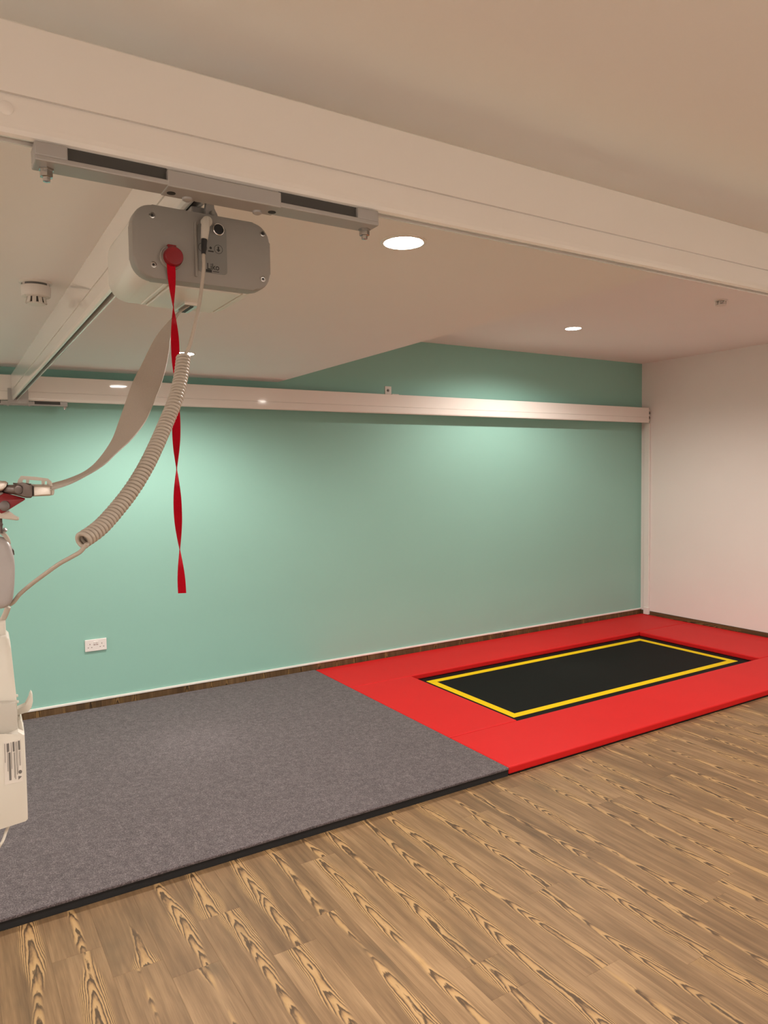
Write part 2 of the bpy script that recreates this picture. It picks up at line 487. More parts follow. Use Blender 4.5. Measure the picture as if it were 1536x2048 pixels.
downlight(-7.95, -5.37, ZL, 'added unseen downlight in the low ceiling corner behind the camera')  # unseen lamp added to raise the bounce onto the ceiling

# ------------------------------------------------------------------ floor mats and trampoline
MT = 0.045; YN = -2.224; XG = -3.775
def cushion(name, lo, hi, material, parent=None, bevel=0.006, dz=0.0):
    return bx(name, lo, hi, material, parent, bevel=bevel, seg=3)
t = thing('carpet_mat', 'large grey carpet-topped gym mat with black foam edge on the floor', 'mat', (-5.2, -1.1, 0))
bx('foam_base', (-6.75, YN+0.006, 0), (XG, -0.02, MT-0.010), foam_black, t, bevel=0.002)
cushion('carpet_top', (-6.75, YN, MT-0.011), (XG, -0.016, MT), carpet_m, t, 0.003)
HX0, HX1, HY0, HY1 = -3.262, -0.735, -1.722, -0.572
def red(lo, hi, label):
    t = thing('red_mat', label, 'mat', ((lo[0]+hi[0])/2, (lo[1]+hi[1])/2, 0), 'red vinyl mats around the trampoline')
    cushion('vinyl_cover', (lo[0]+0.0018, lo[1]+0.0018, 0.006), (hi[0]-0.0018, hi[1]-0.0018, MT), red_mat, t, 0.008)
    bx('base_sheet', (lo[0]+0.004, lo[1]+0.004, 0), (hi[0]-0.004, hi[1]-0.004, 0.007), frame_black, t)
red((XG+0.002, HY1), (-0.012, -0.018), 'long red vinyl mat lying against the green wall')
red((XG+0.002, YN+0.004), (-0.012, HY0), 'long red vinyl mat beside the wood floor')
red((XG+0.002, HY0), (HX0, HY1), 'short red vinyl mat between the grey carpet mat and the trampoline')
red((HX1, HY0), (-0.012, HY1), 'short red vinyl mat between the trampoline and the white wall')
t = thing('trampoline', 'black sunken trampoline bed with yellow border line among red mats', 'trampoline', (-2.0, -1.15, 0))
bx('frame', (HX0+0.004, HY0+0.004, 0), (HX1-0.004, HY1-0.004, 0.006), frame_black, t)
bx('bed', (HX0+0.03, HY0+0.03, 0.006), (HX1-0.03, HY1-0.03, 0.010), bed_m, t, bevel=0.001)
YX0, YX1, YY0, YY1, TW = -3.185, -0.835, -1.602, -0.655, 0.056
for lo, hi in (((YX0, YY0), (YX1, YY0+TW)), ((YX0, YY1-TW), (YX1, YY1)), ((YX0, YY0+TW), (YX0+TW, YY1-TW)), ((YX1-TW, YY0+TW), (YX1, YY1-TW))):
    bx('line_tape', (*lo, 0.010), (*hi, 0.0112), tape_yellow, t)

# ------------------------------------------------------------------ overhead rails
ZB, ZG, ZT = 2.005, 2.058, 2.155
RW = 0.018
def rail_profile():
    p = [(-RW, ZT-0.003), (-RW, ZG+0.0022), (-RW+0.004, ZG+0.0014), (-RW+0.004, ZG-0.0014), (-RW, ZG-0.0022), (-RW, ZB+0.016), (-RW+0.0008, ZB+0.009), (-RW+0.0032, ZB+0.003), (-RW+0.007, ZB), (-0.0075, ZB), (-0.0075, ZB+0.028)]
    q = [(-a, b) for a, b in reversed(p)]
    return p + q + [(RW-0.003, ZT), (-RW+0.003, ZT)]
def rail(name, A, B, label, group='white ceiling hoist rails'):
    """A, B: ends of the centre line (x, y)"""
    A = Vector((*A, 0)); B = Vector((*B, 0)); d = (B-A).normalized(); s = Vector((-d.y, d.x, 0))
    t = thing(name, label, 'rail', ((A.x+B.x)/2, (A.y+B.y)/2, ZB), group)
    pri('rail_body', [A + s*a + Vector((0, 0, z)) for a, z in rail_profile()], B-A, rail_white, t)
    pri('slot_shade', [A + s*a + Vector((0, 0, z)) for a, z in ((-0.0072, ZB+0.016), (0.0072, ZB+0.016), (0.0072, ZB+0.0275), (-0.0072, ZB+0.0275))], B-A, gear_slot_dark, t)  # dark strip set in the slot, painting in its inner shade
    return t
back = rail('ceiling_rail', (-8.55, -0.102), (-0.052, -0.102), 'long white rail along the green wall')
near = rail('ceiling_rail', (-8.55, -3.832), (-0.05, -3.832), 'large white beam rail crossing the top of the picture')
TA, TB = Vector((-5.7885, -3.808)), Vector((-5.7612, -0.128))
trav = rail('ceiling_rail', TA, TB, 'white cross rail running from the near beam to the green wall')
# rail end cap against the white wall
bx('end_cap', (-0.052, -0.122, ZB-0.002), (-0.040, -0.082, ZT+0.002), rail_white, back, bevel=0.002)
for zz in (2.025, 2.05, 2.075, 2.1, 2.125):
    bx('cap_rib', (-0.041, -0.12, zz), (-0.022, -0.084, zz+0.011), gear_slot_dark if zz in (2.05, 2.1) else rail_white, back, bevel=0.002)
# cover cap on the near beam
p = on(12, 215, 1, -3.85)
lat('cover_cap', (p.x, -3.849, p.z), (0, -1, 0), [(0.0095, 0), (0.0092, 0.0012), (0.006, 0.0028), (0, 0.0033)], rail_white, near, 24)
# hangers that carry the rails from the ceiling
def hanger(parent, x, y, zc):
    lat('hanger_rod', (x, y, ZT-0.002), (0, 0, 1), [(0, 0), (0.006, 0), (0.006, zc-ZT+0.002), (0, zc-ZT+0.002)], zinc, parent, 12)
hanger(near, -7.3, -3.832, ZL); hanger(near, -3.0, -3.832, ZH)
# black plug in the near end of the cross rail
e = bmesh.new()
prism(e, [Vector((-5.8060, y_, z_)) for y_, z_ in ((-3.583, 2.080), (-3.640, 2.086), (-3.636, 2.064), (-3.620, 2.0615), (-3.597, 2.0620))], Vector((-0.0015, 0, 0)))
obj('end_plug', e, black_plastic, trav)

# wall bracket above the back rail
t = thing('wall_bracket', 'small white bolted bracket standing above the back rail', 'bracket', (-3.07, -0.004, 2.13))
pri('bracket_plate', [Vector((-3.100, -0.006, z)) if i < 2 else Vector((-3.040, -0.006, z)) for i, z in enumerate((2.14, 2.232, 2.232, 2.14))], Vector((0, 0.006, 0)), rail_white, t, bevel=0.001)
bx('bracket_foot', (-3.100, -0.115, 2.154), (-3.040, -0.002, 2.160), rail_white, t, bevel=0.001)
lat('bolt', (-3.072, -0.006, 2.200), (0, -1, 0), [(0.010, 0), (0.010, 0.001), (0.007, 0.0015), (0.007, 0.006), (0, 0.0065)], dark_steel, t, 6, smooth=False)
lat('lock_washer', (-3.072, -0.0055, 2.200), (0, -1, 0), [(0.014, 0), (0.014, 0.0012), (0.009, 0.0013)], zinc, t, 20)

# white post in the corner that carries the rail
t = thing('rail_post', 'slim white vertical post in the corner under the rail end', 'post', (-0.02, -0.085, MT))
bx('post_body', (-0.022, -0.112, 0.118), (-0.004, -0.050, 2.003), white_trim, t, bevel=0.003)
bx('foot_bracket', (-0.034, -0.118, MT+0.003), (-0.0045, -0.058, 0.12), white_trim, t, bevel=0.003)

# carriages
def nut(parent, x, y, z, s=1.0):
    g = lat('bolt', (x, y, z), (0, 0, -1), [(0.0085*s, 0), (0.0085*s, 0.002*s), (0.0072*s, 0.0022*s), (0.0072*s, 0.009*s), (0.0045*s, 0.0095*s), (0.0042*s, 0.014*s), (0, 0.0145*s)], zinc, parent, 6, smooth=False)
    return g
def carriage(xc, yc, sgn, label):
    """sgn +1: cross rail leaves towards +y"""
    t = thing('rail_carriage', label, 'carriage', (xc, yc, 1.98), 'steel carriages under the rails')
    x0, x1 = xc-0.272, xc+0.272
    bx('carrier_bar', (x0, yc-0.021, 1.978), (x1, yc+0.021, 1.986), steel_grey, t, bevel=0.002)
    for a, b_ in ((x0, x0+0.042), (x1-0.042, x1)):
        bx('wheel_block', (a, yc-0.0205, 1.985), (b_, yc+0.0205, 2.004), steel_grey, t, bevel=0.002)
    for a, b_ in ((x0+0.040, xc-0.093), (xc+0.087, x1-0.040)):
        bx('trolley_beam', (a, yc-0.0135, 1.9855), (b_, yc+0.0135, 2.0045), gear_slot_dark, t)
    bx('centre_plate', (xc-0.094, yc-0.0216, 1.9765), (xc+0.088, yc+0.0216, 2.001), steel_grey, t, bevel=0.002)
    nut(t, x0+0.017, yc+0.006, 1.978, 1.25); nut(t, x1-0.014, yc+0.006, 1.978, 1.25)
    for xx in (xc-0.055, xc+0.060):
        lat('rivet', (xx, yc+0.013*sgn, 1.9765), (0, 0, -1), [(0.008, 0), (0.0075, 0.003), (0.004, 0.005), (0, 0.0055)], steel_grey, t, 18)
    for xx in (xc-0.082, xc+0.082):
        lat('hole_shade', (xx, yc+0.004*sgn, 1.9765), (0, 0, -1), [(0.0065, 0), (0.0065, 0.0006), (0, 0.0007)], print_hole_black, t, 18)  # flat black discs painted in as the shade of open holes
    return t
c1 = carriage(-5.777, -3.832, 1, 'grey steel carriage bar bolted under the near white beam')
c2 = carriage(-5.745, -0.102, -1, 'grey steel carriage under the rail on the green wall')
bx('end_bracket', (-5.800, -0.132, 1.984), (-5.690, -0.1215, 2.075), steel_grey, c2, bevel=0.002)
bx('end_bracket', (-5.83, -3.8125, 2.001), (-5.745, -3.8085, 2.06), steel_grey, c1, bevel=0.001)

# ------------------------------------------------------------------ hoist motor
FY = -3.745                                   # front face of the motor
mc = on(410, 498, 1, FY)
MX, MZ = -5.7815, 1.9265
MWd, MHt = 0.234, 0.116
t = thing('hoist_motor', 'grey ceiling hoist motor unit hanging under the cross rail', 'hoist', (MX, FY, MZ))
motor = t
pri('front_cover', rounded(MX, MZ, MWd, MHt, 0.032, FY), Vector((0, 0.030, 0)), motor_plastic, t, bevel=0.004, smooth=True, seg=3)
pri('housing', rounded(MX, MZ, MWd-0.004, MHt-0.004, 0.031, FY+0.028), Vector((0, 0.175, 0)), motor_body_m, t, bevel=0.003, smooth=True)
zb_ = MZ-MHt/2+0.002
for a in (-0.060, 0.078):
    bx('bottom_rib', (MX+a, FY+0.034, zb_-0.0025), (MX+a+0.006, FY+0.198, zb_+0.004), motor_body_m, t, bevel=0.001)
bx('bottom_tray', (MX-0.05, FY+0.034, zb_-0.004), (MX+0.075, FY+0.200, zb_+0.004), motor_body_m, t, bevel=0.002)
# strap guide
gp = on(373, 614, 2, zb_-0.006)
SG = Vector((gp.x, gp.y, zb_-0.004))
bx('strap_guide', (SG.x-0.014, SG.y-0.036, SG.z-0.006), (SG.x+0.014, SG.y+0.036, SG.z+0.002), brushed, t, bevel=0.002)
bx('guide_slot', (SG.x-0.005, SG.y-0.027, SG.z-0.0072), (SG.x+0.005, SG.y+0.027, SG.z-0.005), print_hole_black, t)
# cover screws
for px, py in ((304, 430), (525, 467), (307, 529), (526, 558)):
    p = on(px, py, 1, FY)
    s_ = lat('screw', (p.x, FY+0.0006, p.z), (0, -1, 0), [(0.0052, 0), (0.0050, 0.0012), (0.0036, 0.0016), (0.0034, 0.0009), (0, 0.0008)], zinc, t, 20)
    lat('screw_recess', (p.x, FY-0.0005, p.z), (0, -1, 0), [(0.0021, 0), (0.0021, 0.0004), (0, 0.0004)], print_hole_black, s_, 6, smooth=False)
# control panel film with print
pc = [on(*q, 1, FY) for q in ((394, 440), (452, 452), (452, 550), (394, 536))]
px0, px1 = pc[0].x, pc[1].x
pz1, pz0 = (pc[0].z+pc[1].z)/2-0.004, (pc[2].z+pc[3].z)/2-0.003
panel = pri('control_panel', rounded((px0+px1)/2, (pz0+pz1)/2, px1-px0, pz1-pz0, 0.006, FY-0.0006), Vector((0, 0.001, 0)), panel_m, t)
bx('panel_ridge', (px0-0.006, FY-0.003, MZ-MHt/2+0.010), (px0-0.002, FY+0.003, MZ+MHt/2-0.016), motor_plastic, t, bevel=0.001)
PY = FY-0.0008
def ring_mesh(c, r1, r2, n=28):
    bm = bmesh.new()
    a = [bm.verts.new((c.x+r1*math.cos(2*math.pi*i/n), PY, c.z+r1*math.sin(2*math.pi*i/n))) for i in range(n)]
    b_ = [bm.verts.new((c.x+r2*math.cos(2*math.pi*i/n), PY, c.z+r2*math.sin(2*math.pi*i/n))) for i in range(n)]
    for i in range(n): bm.faces.new((a[i], a[(i+1) % n], b_[(i+1) % n], b_[i]))
    return bm
def arrow_mesh(bm, c, h, up):
    s = 1 if up else -1
    for poly in ([(-0.28, -1), (0.28, -1), (0.28, 0.1), (-0.28, 0.1)], [(-0.75, 0.1), (0.75, 0.1), (0, 1)]):
        bm.faces.new([bm.verts.new((c.x+x*h, PY, c.z+s*z*h)) for x, z in poly])
for (px, py), up in (((405, 495), True), ((436.5, 499), False)):
    c = on(px, py, 1, FY)
    bm = ring_mesh(c, 0.0075, 0.0068); arrow_mesh(bm, c, 0.0046, up)
    obj('arrow_mark', bm, print_hole_black, panel)
c = on(421, 496, 1, FY); bm = bmesh.new()
bm.faces.new([bm.verts.new((c.x+0.0022*math.cos(i*math.pi/6), PY, c.z+0.0022*math.sin(i*math.pi/6))) for i in range(12)])
obj('dot_mark', bm, print_hole_black, panel)
def quad_mark(a, b_, h, name='line_mark'):
    p, q = on(*a, 1, FY), on(*b_, 1, FY)
    bm = bmesh.new()
    bm.faces.new([bm.verts.new(v) for v in ((p.x, PY, p.z-h/2), (q.x, PY, p.z-h/2), (q.x, PY, p.z+h/2), (p.x, PY, p.z+h/2))])
    obj(name, bm, print_hole_black, panel)
quad_mark((416, 502), (427, 504), 0.0022)
quad_mark((411.5, 541), (423.5, 542.5), 0.0045, 'block_mark')
quad_mark((425.5, 543), (438, 544.5), 0.0012)
quad_mark((403.3, 529), (405.6, 529), 0.009, 'block_mark')
def text_mesh(name, body, size, mtx, material, parent):
    cu = bpy.data.curves.new(name, 'FONT'); cu.body = body; cu.size = size; cu.resolution_u = 3; cu.offset = size*0.012
    tmp = bpy.data.objects.new(name+'_tmp', cu); col.objects.link(tmp)
    dg = bpy.context.evaluated_depsgraph_get()
    me = bpy.data.meshes.new_from_object(tmp.evaluated_get(dg))
    bpy.data.objects.remove(tmp); bpy.data.curves.remove(cu)
    me.transform(mtx)
    me.name = name
    me.materials.clear(); me.materials.append(material)
    o = bpy.data.objects.new(name, me); col.objects.link(o); set_parent(o, parent)
    return o
p = on(413.5, 538, 1, FY)
text_mesh('logo_text', 'Liko', 0.0145, Matrix.Translation((p.x, PY, p.z)) @ Matrix.Rotation(math.radians(90), 4, 'X') @ Matrix.Diagonal((0.86, 1, 1, 1)), print_hole_black, panel)
# spare round socket
p = on(436, 460, 1, FY)
so_ = lat('spare_socket', (p.x, FY, p.z), (0, -1, 0), [(0.0098, -0.001), (0.0098, 0.0035), (0.0086, 0.0042), (0.0082, 0.0036), (0.0082, 0.0005), (0, 0.0005)], chrome, t, 32)
lat('socket_core', (p.x, FY, p.z), (0, -1, 0), [(0.0080, 0.0), (0.0080, 0.0022), (0, 0.0020)], black_plastic, so_, 32)
# red emergency knob
p = on(341, 517, 1, FY)
KN = Vector((p.x, FY, p.z))
kb = lat('knob_collar', KN, (0, -1, 0), [(0.0190, -0.002), (0.0186, 0.006), (0.0172, 0.0075), (0.0165, 0.0065), (0, 0.0065)], motor_plastic, t, 36)
lat('emergency_knob', KN+Vector((0.0015, 0, 0)), (0, -1, 0), [(0.0152, 0.004), (0.0152, 0.016), (0.0138, 0.0185), (0.006, 0.019), (0, 0.019)], red_plastic, t, 36)
bx('knob_tab', (KN.x-0.006, FY-0.008, KN.z+0.015), (KN.x+0.008, FY+0.001, KN.z+0.0205), red_plastic, t, bevel=0.001)
# trolley that hangs the motor from the cross rail
pb_ = bmesh.new()
box(pb_, (-5.795, -3.72, 1.980), (-5.765, -3.60, 2.004), 0.003)
obj('trolley_block', pb_, steel_grey, t)
pri('trolley_hook', [Vector((-5.775+a, -3.735, z)) for a, z in ((0, 1.978), (0.024, 1.978), (0.020, 1.992), (0.014, 2.000), (0.014, 2.022), (0.004, 2.022), (0.000, 1.995))], Vector((0, 0.012, 0)), steel_grey, t, bevel=0.001)
lat('trolley_pin', (-5.765, -3.737, 1.990), (0, -1, 0), [(0.004, -0.004), (0.004, 0.003), (0, 0.0035)], zinc, t, 14)

# ------------------------------------------------------------------ red emergency ribbon
t = thing('pull_ribbon', 'twisted red fabric ribbon hanging from the red knob of the motor', 'ribbon', (KN.x, FY-0.019, KN.z))
top = on(343, 528, 1, FY-0.0105)
def zrow(py): return on(343+(py-545)*0.0234, py, 1, FY-0.0105).z
bm = bmesh.new(); prev = None
n = 120
for i in range(n+1):
    py = 528 + (1187-528)*i/n
    z = zrow(py); a = math.pi*(py-628)/162
    a = math.pi/2*0 + a
    hw = 0.0066
    sway = 0.002*math.sin(py/90)
    dx, dy = hw*math.sin(a), hw*math.cos(a)
    # width vector turned to face the lens at the flat parts
    vec = _r0*dx + Vector((_f.x, _f.y, 0)).normalized()*dy
    cpt = Vector((top.x+sway, top.y, z))
    nrm = Vector((0, 0, 1)).cross(vec).normalized()*0.0005
    ring = [bm.verts.new(q) for q in (cpt-vec-nrm, cpt+vec-nrm, cpt+vec+nrm, cpt-vec+nrm)]
    if prev:
        for k in range(4): bm.faces.new((prev[k], prev[(k+1) % 4], ring[(k+1) % 4], ring[k]))
    else: bm.faces.new(ring)
    prev = ring
bm.faces.new(list(reversed(prev)))
o = obj('ribbon', bm, red_web, t, True); sharp(o, 60)

# ------------------------------------------------------------------ lifting strap
pairs = [((363, 618), (382, 610)), ((335, 646), (356, 631)), ((313, 673), (342, 672)), ((297, 702), (338, 703)), ((281, 735), (331, 738)), ((266, 764), (321, 772)),
         ((252, 803), (307, 806)), ((238, 843), (291, 842)), ((224, 880), (265, 876)), ((199, 917), (233, 906)), ((173, 941), (204, 932)), ((139, 957), (149, 962)), ((102, 968), (103, 977))]
D0 = (SG-CAM).dot(_f); D1 = 0.93
WS = 0.047
Ls, Rs = [], []
for i, (a, b_) in enumerate(pairs):
    u = i/(len(pairs)-1)
    D = D0 + (D1-D0)*u
    wpx = math.dist(a, b_)
    wm = min(wpx*D/FPX, WS*0.995)
    dd = math.sqrt(WS*WS-wm*wm)/2*(0.9 if i else 1)
    if 3 <= i <= 7: dd = min(dd, 0.006)
    Ls.append(at(*a, D+dd)); Rs.append(at(*b_, D-dd))
t = thing('lift_strap', 'wide beige webbing strap curving from the motor down to the steel buckle', 'strap', SG)
LS, RS = spline(Ls, 90), spline(Rs, 90)
bm = bmesh.new(); prev = None
for i in range(91):
    vec = RS[i]-LS[i]
    tg = ((LS[min(i+1, 90)]+RS[min(i+1, 90)])-(LS[max(i-1, 0)]+RS[max(i-1, 0)])).normalized()
    nrm = tg.cross(vec).normalized()*0.0008
    ring = [bm.verts.new(q) for q in (LS[i]-nrm, RS[i]-nrm, RS[i]+nrm, LS[i]+nrm)]
    if prev:
        for k in range(4): bm.faces.new((prev[k], prev[(k+1) % 4], ring[(k+1) % 4], ring[k]))
    else: bm.faces.new(ring)
    prev = ring
bm.faces.new(list(reversed(prev)))
o = obj('webbing', bm, strap_web, t, True); sharp(o, 60)
# folded second layer near the buckle
bm = bmesh.new(); prev = None
off_ = -_f*0.004 - _u*0.0028
for i in range(66, 91):
    q0, q1 = LS[i]+off_*((i-66)/24), RS[i]+off_*((i-66)/24)
    nrm = (_u*0.0006)
    ring = [bm.verts.new(q) for q in (q0-nrm, q1-nrm, q1+nrm, q0+nrm)]
    if prev:
        for k in range(4): bm.faces.new((prev[k], prev[(k+1) % 4], ring[(k+1) % 4], ring[k]))
    else: bm.faces.new(ring)
    prev = ring
bm.faces.new(list(reversed(prev)))
obj('folded_end', bm, strap_web, t, True)

# ------------------------------------------------------------------ quick-release buckle
DB = 0.93
BDIR = (at(60, 985, 1)-CAM).normalized()       # the buckle lies turned a little from the lens axis
def slab(name, pts, d, th, material, parent, bevel=0.001, smooth=False):
    return pri(name, [at(x, y, d) for x, y in pts], BDIR*th, material, parent, bevel=bevel, smooth=smooth)
t = thing('strap_buckle', 'steel quick-release buckle with red lever on the end of the strap', 'buckle', at(40, 1000, DB))
# plastic guide with three windows
bm = bmesh.new()
for poly in ([(33, 980), (33, 972), (36, 960), (42, 951.5), (46, 959), (44, 968), (44, 981)], [(42, 951.5), (70, 953.5), (96, 957), (103, 963), (94, 962.5), (84, 961.5), (58, 959.5), (46, 959)],
             [(52, 959), (58.5, 959.3), (56.5, 982), (52, 982)], [(83, 961.2), (90, 962), (88.5, 984), (83, 984)], [(94, 962), (103, 963), (107, 973), (108.5, 984), (106.5, 990), (94.5, 989)], [(33, 980), (33, 968), (107, 969), (107, 989), (60, 986)]):
    prism(bm, [at(x, y, DB+0.012) for x, y in poly], BDIR*0.006)
g_ = obj('strap_slider', bm, beige_plastic, t)
slab('slider_lip', [(100, 971), (103, 968), (108, 974), (109, 984), (107, 990), (102, 991)], DB-0.002, 0.016, beige_plastic, t, 0.0012, True)
slab('steel_clip', [(66, 971.5), (101, 972), (103, 974), (102.5, 989), (100, 991.5), (66, 993)], DB-0.004, 0.018, brushed, t, 0.002, True)
slab('clip_joint', [(63, 970), (67.5, 973), (67.5, 991), (63, 994)], DB-0.0035, 0.014, black_plastic, t, 0.0005)
slab('hinge_block', [(26, 965.5), (45, 968), (62, 967), (65.5, 972), (65.5, 992), (62, 996), (52, 996), (26, 989)], DB-0.006, 0.022, dark_steel, t, 0.0022, True)
a_ = at(22, 979.5, DB-0.014)
lat('hinge_pin', at(15, 979, DB+0.01), (a_-at(15, 979, DB+0.01)) + _r*0.012, [(0, 0), (0.0062, 0), (0.0062, 0.030), (0.0052, 0.032), (0.003, 0.0325), (0, 0.032)], dark_steel, t, 24)
slab('clevis_arm', [(-18, 961), (11, 962), (16, 966), (13, 974), (5, 982), (-18, 984)], DB-0.002, 0.016, brushed, t, 0.003, True)
slab('clevis_cheek', [(-18, 984), (6, 982), (10, 990), (2, 998), (-18, 999)], DB+0.004, 0.014, dark_steel, t, 0.002, True)
rl = slab('red_lever', [(8, 986), (30, 991), (50, 996.5), (50, 999.5), (10, 1024.5), (3, 1027), (-14, 1020), (-14, 1000)], DB-0.001, 0.010, red_plastic, t, 0.0015, True)
lat('rivet', at(11, 1012, DB), -_f, [(0.0066, 0), (0.0066, 0.003), (0.005, 0.0045), (0, 0.005)], mat('rivet_grey', (0.20, 0.18, 0.18), 0.45, metal=0.4, bump=(300, 0.03)), rl, 24)
slab('release_lever', [(-14, 1024), (8, 1026), (18, 1021), (23, 1029), (38, 1035), (38, 1039.5), (34, 1041), (6, 1037.5), (-14, 1036)], DB+0.004, 0.014, beige_plastic, t, 0.0015, True)
lat('swivel_shaft', at(-3, 1030, DB+0.01), Vector((0, 0, -1)), [(0, 0), (0.0042, 0), (0.0042, 0.011), (0.0048, 0.0115), (0.0048, 0.0135), (0.0042, 0.014), (0.0042, 0.024), (0, 0.024)], dark_steel, t, 16)

# ------------------------------------------------------------------ hand control with coiled cable
DH = 0.95
t = thing('hand_control', 'grey hand control on a coiled beige cable plugged into the motor', 'hand control', at(-6, 1148, DH))
hand = t
# handset: rounded capsule, half out of frame
pr = [(-8, 1072), (8, 1075), (18, 1084), (25, 1099), (28.5, 1120), (29.5, 1141), (28.5, 1178), (26, 1202), (20, 1213), (9, 1220), (-12, 1222), (-30, 1220), (-40, 1212), (-45, 1196), (-45, 1110), (-42, 1090), (-30, 1076)]
o = slab('handset', pr, DH-0.014, 0.028, handset_m, t, 0.010, True)
o.modifiers.new('round', 'SUBSURF').levels = 2; o.modifiers['round'].render_levels = 2
slab('side_button', [(25, 1097), (27.6, 1100), (28.8, 1110), (26, 1110)], DH-0.004, 0.010, dark_steel, t, 0.0004)
tub('lanyard_loop', spline([at(-20, 1060, DH), at(-4, 1060, DH), at(7, 1068, DH-0.002), at(14, 1077, DH-0.004), at(17, 1088, DH-0.002)], 24), 0.0030, cord_m, t, 8)
lat('lanyard_bead', at(7, 1062, DH), _r+_u*0.8, [(0, 0), (0.0026, 0.0004), (0.0030, 0.002), (0.0026, 0.0042), (0, 0.005)], steel_grey, t, 14)
# plug on the motor face
p0 = on(411, 440, 1, FY-0.006); 
lat('plug_collar', (on(411, 446, 1, FY).x, FY, on(411, 446, 1, FY).z), (0, -1, 0), [(0.0085, 0), (0.0085, 0.010), (0.007, 0.014), (0, 0.015)], beige_plastic, t, 24)
pa = on(412.5, 436, 1, FY-0.014); pb2 = on(408.5, 479, 1, FY-0.018)
dv = (pb2-pa); ln = dv.length
lat('plug', pa, dv, [(0, -0.001), (0.005, 0), (0.0068, 0.004), (0.0070, ln*0.5), (0.0058, ln), (0, ln)], beige_plastic, t, 24)
pc2 = on(407, 508, 1, FY-0.021); dv2 = pc2-pb2; ln2 = dv2.length
lat('strain_relief', pb2, dv2, [(0, 0), (0.0048, 0), (0.0044, ln2*0.5), (0.0036, ln2), (0, ln2)], black_plastic, t, 20)
# straight lead, coil, tail
Dp = (pc2-CAM).dot(_f)
lead = [pc2, at(407, 540, Dp-0.004), at(402.5, 580, Dp-0.010), at(396, 622, Dp-0.018), at(387, 662, Dp-0.028), at(378, 694, Dp-0.034), at(371, 708, Dp-0.037)]
tub('straight_cable', spline(lead, 50), 0.0029, cord_m, t, 10)
ctr = [(367, 712), (361, 758), (350, 801), (332, 846), (313, 890), (291, 935), (262, 982), (229, 1024), (198, 1057), (163, 1082)]
De, nn = 0.92, len(ctr)
cpts = spline([at(x, y, (Dp-0.037)+(De-(Dp-0.037))*(i/(nn-1))**1.1) for i, (x, y) in enumerate(ctr)], 400)
# arc length, helix
acc = [0.0]
for a, b_ in zip(cpts, cpts[1:]): acc.append(acc[-1]+(b_-a).length)
TURN = 0.0062; turns = acc[-1]/TURN
Rc, rc = 0.0085, 0.0030
hp = []; nrm = None; j = 0
NS = int(turns*16)
for i in range(NS+1):
    s = acc[-1]*i/NS
    while j < len(acc)-2 and acc[j+1] < s: j += 1
    u = (s-acc[j])/max(1e-9, acc[j+1]-acc[j])
    c = cpts[j].lerp(cpts[j+1], u)
    tg = (cpts[min(j+2, 400)]-cpts[max(j-1, 0)]).normalized()
    if nrm is None: nrm = frame_of(tg)[0]
    nrm = (nrm-tg*nrm.dot(tg)).normalized(); bn = tg.cross(nrm)
    a = 2*math.pi*s/TURN
    hp.append(c+nrm*(Rc*math.cos(a))+bn*(Rc*math.sin(a)))
tub('coiled_cable', hp, rc, cord_m, t, 8)
tail = [hp[-1], hp[-1].lerp(at(166, 1097, De), 0.6), at(160, 1104, De), at(143, 1114, De), at(118, 1128, De+0.004), at(90, 1148, De+0.01), at(62, 1169, De+0.02), at(40, 1188, De+0.03), at(28, 1203, De+0.034), at(20, 1209, De+0.036)]
tub('tail_cable', spline(tail, 60), 0.0027, cord_m, t, 10)

# ------------------------------------------------------------------ mobile lift column at the left edge
DM = 0.97
t = thing('mobile_lift', 'cream mobile patient lift column with control box at the left edge', 'patient lift', (at(-45, 1500, DM+0.04).x, at(-45, 1500, DM+0.04).y, 0))
h = at(20, 1500, 1)-CAM; h.z = 0; h.normalize(); rr = Vector((h.y, -h.x, 0))   # the lift stands turned to the left
def lb(name, px0, px1, py0, py1, d0, d1, material, parent=t, bevel=0.003, smooth=False, shear=0.0):
    """upright box facing the lens direction, given by its front outline"""
    A = at(px0, (py0+py1)/2, d0); x0 = (A-CAM).dot(rr)
    B = at(px1, (py0+py1)/2, d0); x1 = (B-CAM).dot(rr)
    z1 = at((px0+px1)/2, py0, d0).z; z0 = at((px0+px1)/2, py1, d0).z
    f0 = (A-CAM).dot(h)
    bm = bmesh.new()
    box(bm, (x0, f0, z0), (x1, f0+(d1-d0), z1), bevel)
    M4 = Matrix(((rr.x, h.x, 0, CAM.x), (rr.y, h.y, 0, CAM.y), (0, 0, 1, 0), (0, 0, 0, 1)))
    bmesh.ops.transform(bm, matrix=M4, verts=bm.verts)
    return obj(name, bm, material, parent, smooth)
# mast down to the floor, its foot and castors
mp = at(-190, 1500, DM+0.05)
bm = bmesh.new()
M4 = Matrix(((rr.x, h.x, 0, mp.x), (rr.y, h.y, 0, mp.y), (0, 0, 1, 0), (0, 0, 0, 1)))
box(bm, (-0.032, -0.02, 0.09), (0.032, 0.04, 1.25), 0.006, mtx=M4)
obj('mast', bm, lift_white, t)
bm = bmesh.new(); box(bm, (-0.20, -0.06, 0.06), (0.20, 0.08, 0.105), 0.008, mtx=M4); obj('base_frame', bm, lift_white, t)
for sx in (-1, 1):
    for sy in (-0.05, 0.07):
        q = M4 @ Vector((sx*0.17, sy, 0.03))
        lat('castor', q-rr*0.012, rr, [(0, 0), (0.026, 0), (0.030, 0.004), (0.030, 0.020), (0.026, 0.024), (0, 0.024)], black_plastic, t, 20)
        lat('castor_stem', M4 @ Vector((sx*0.17, sy, 0.055)), (0, 0, 1), [(0, 0), (0.008, 0), (0.008, 0.01), (0, 0.01)], zinc, t, 12)
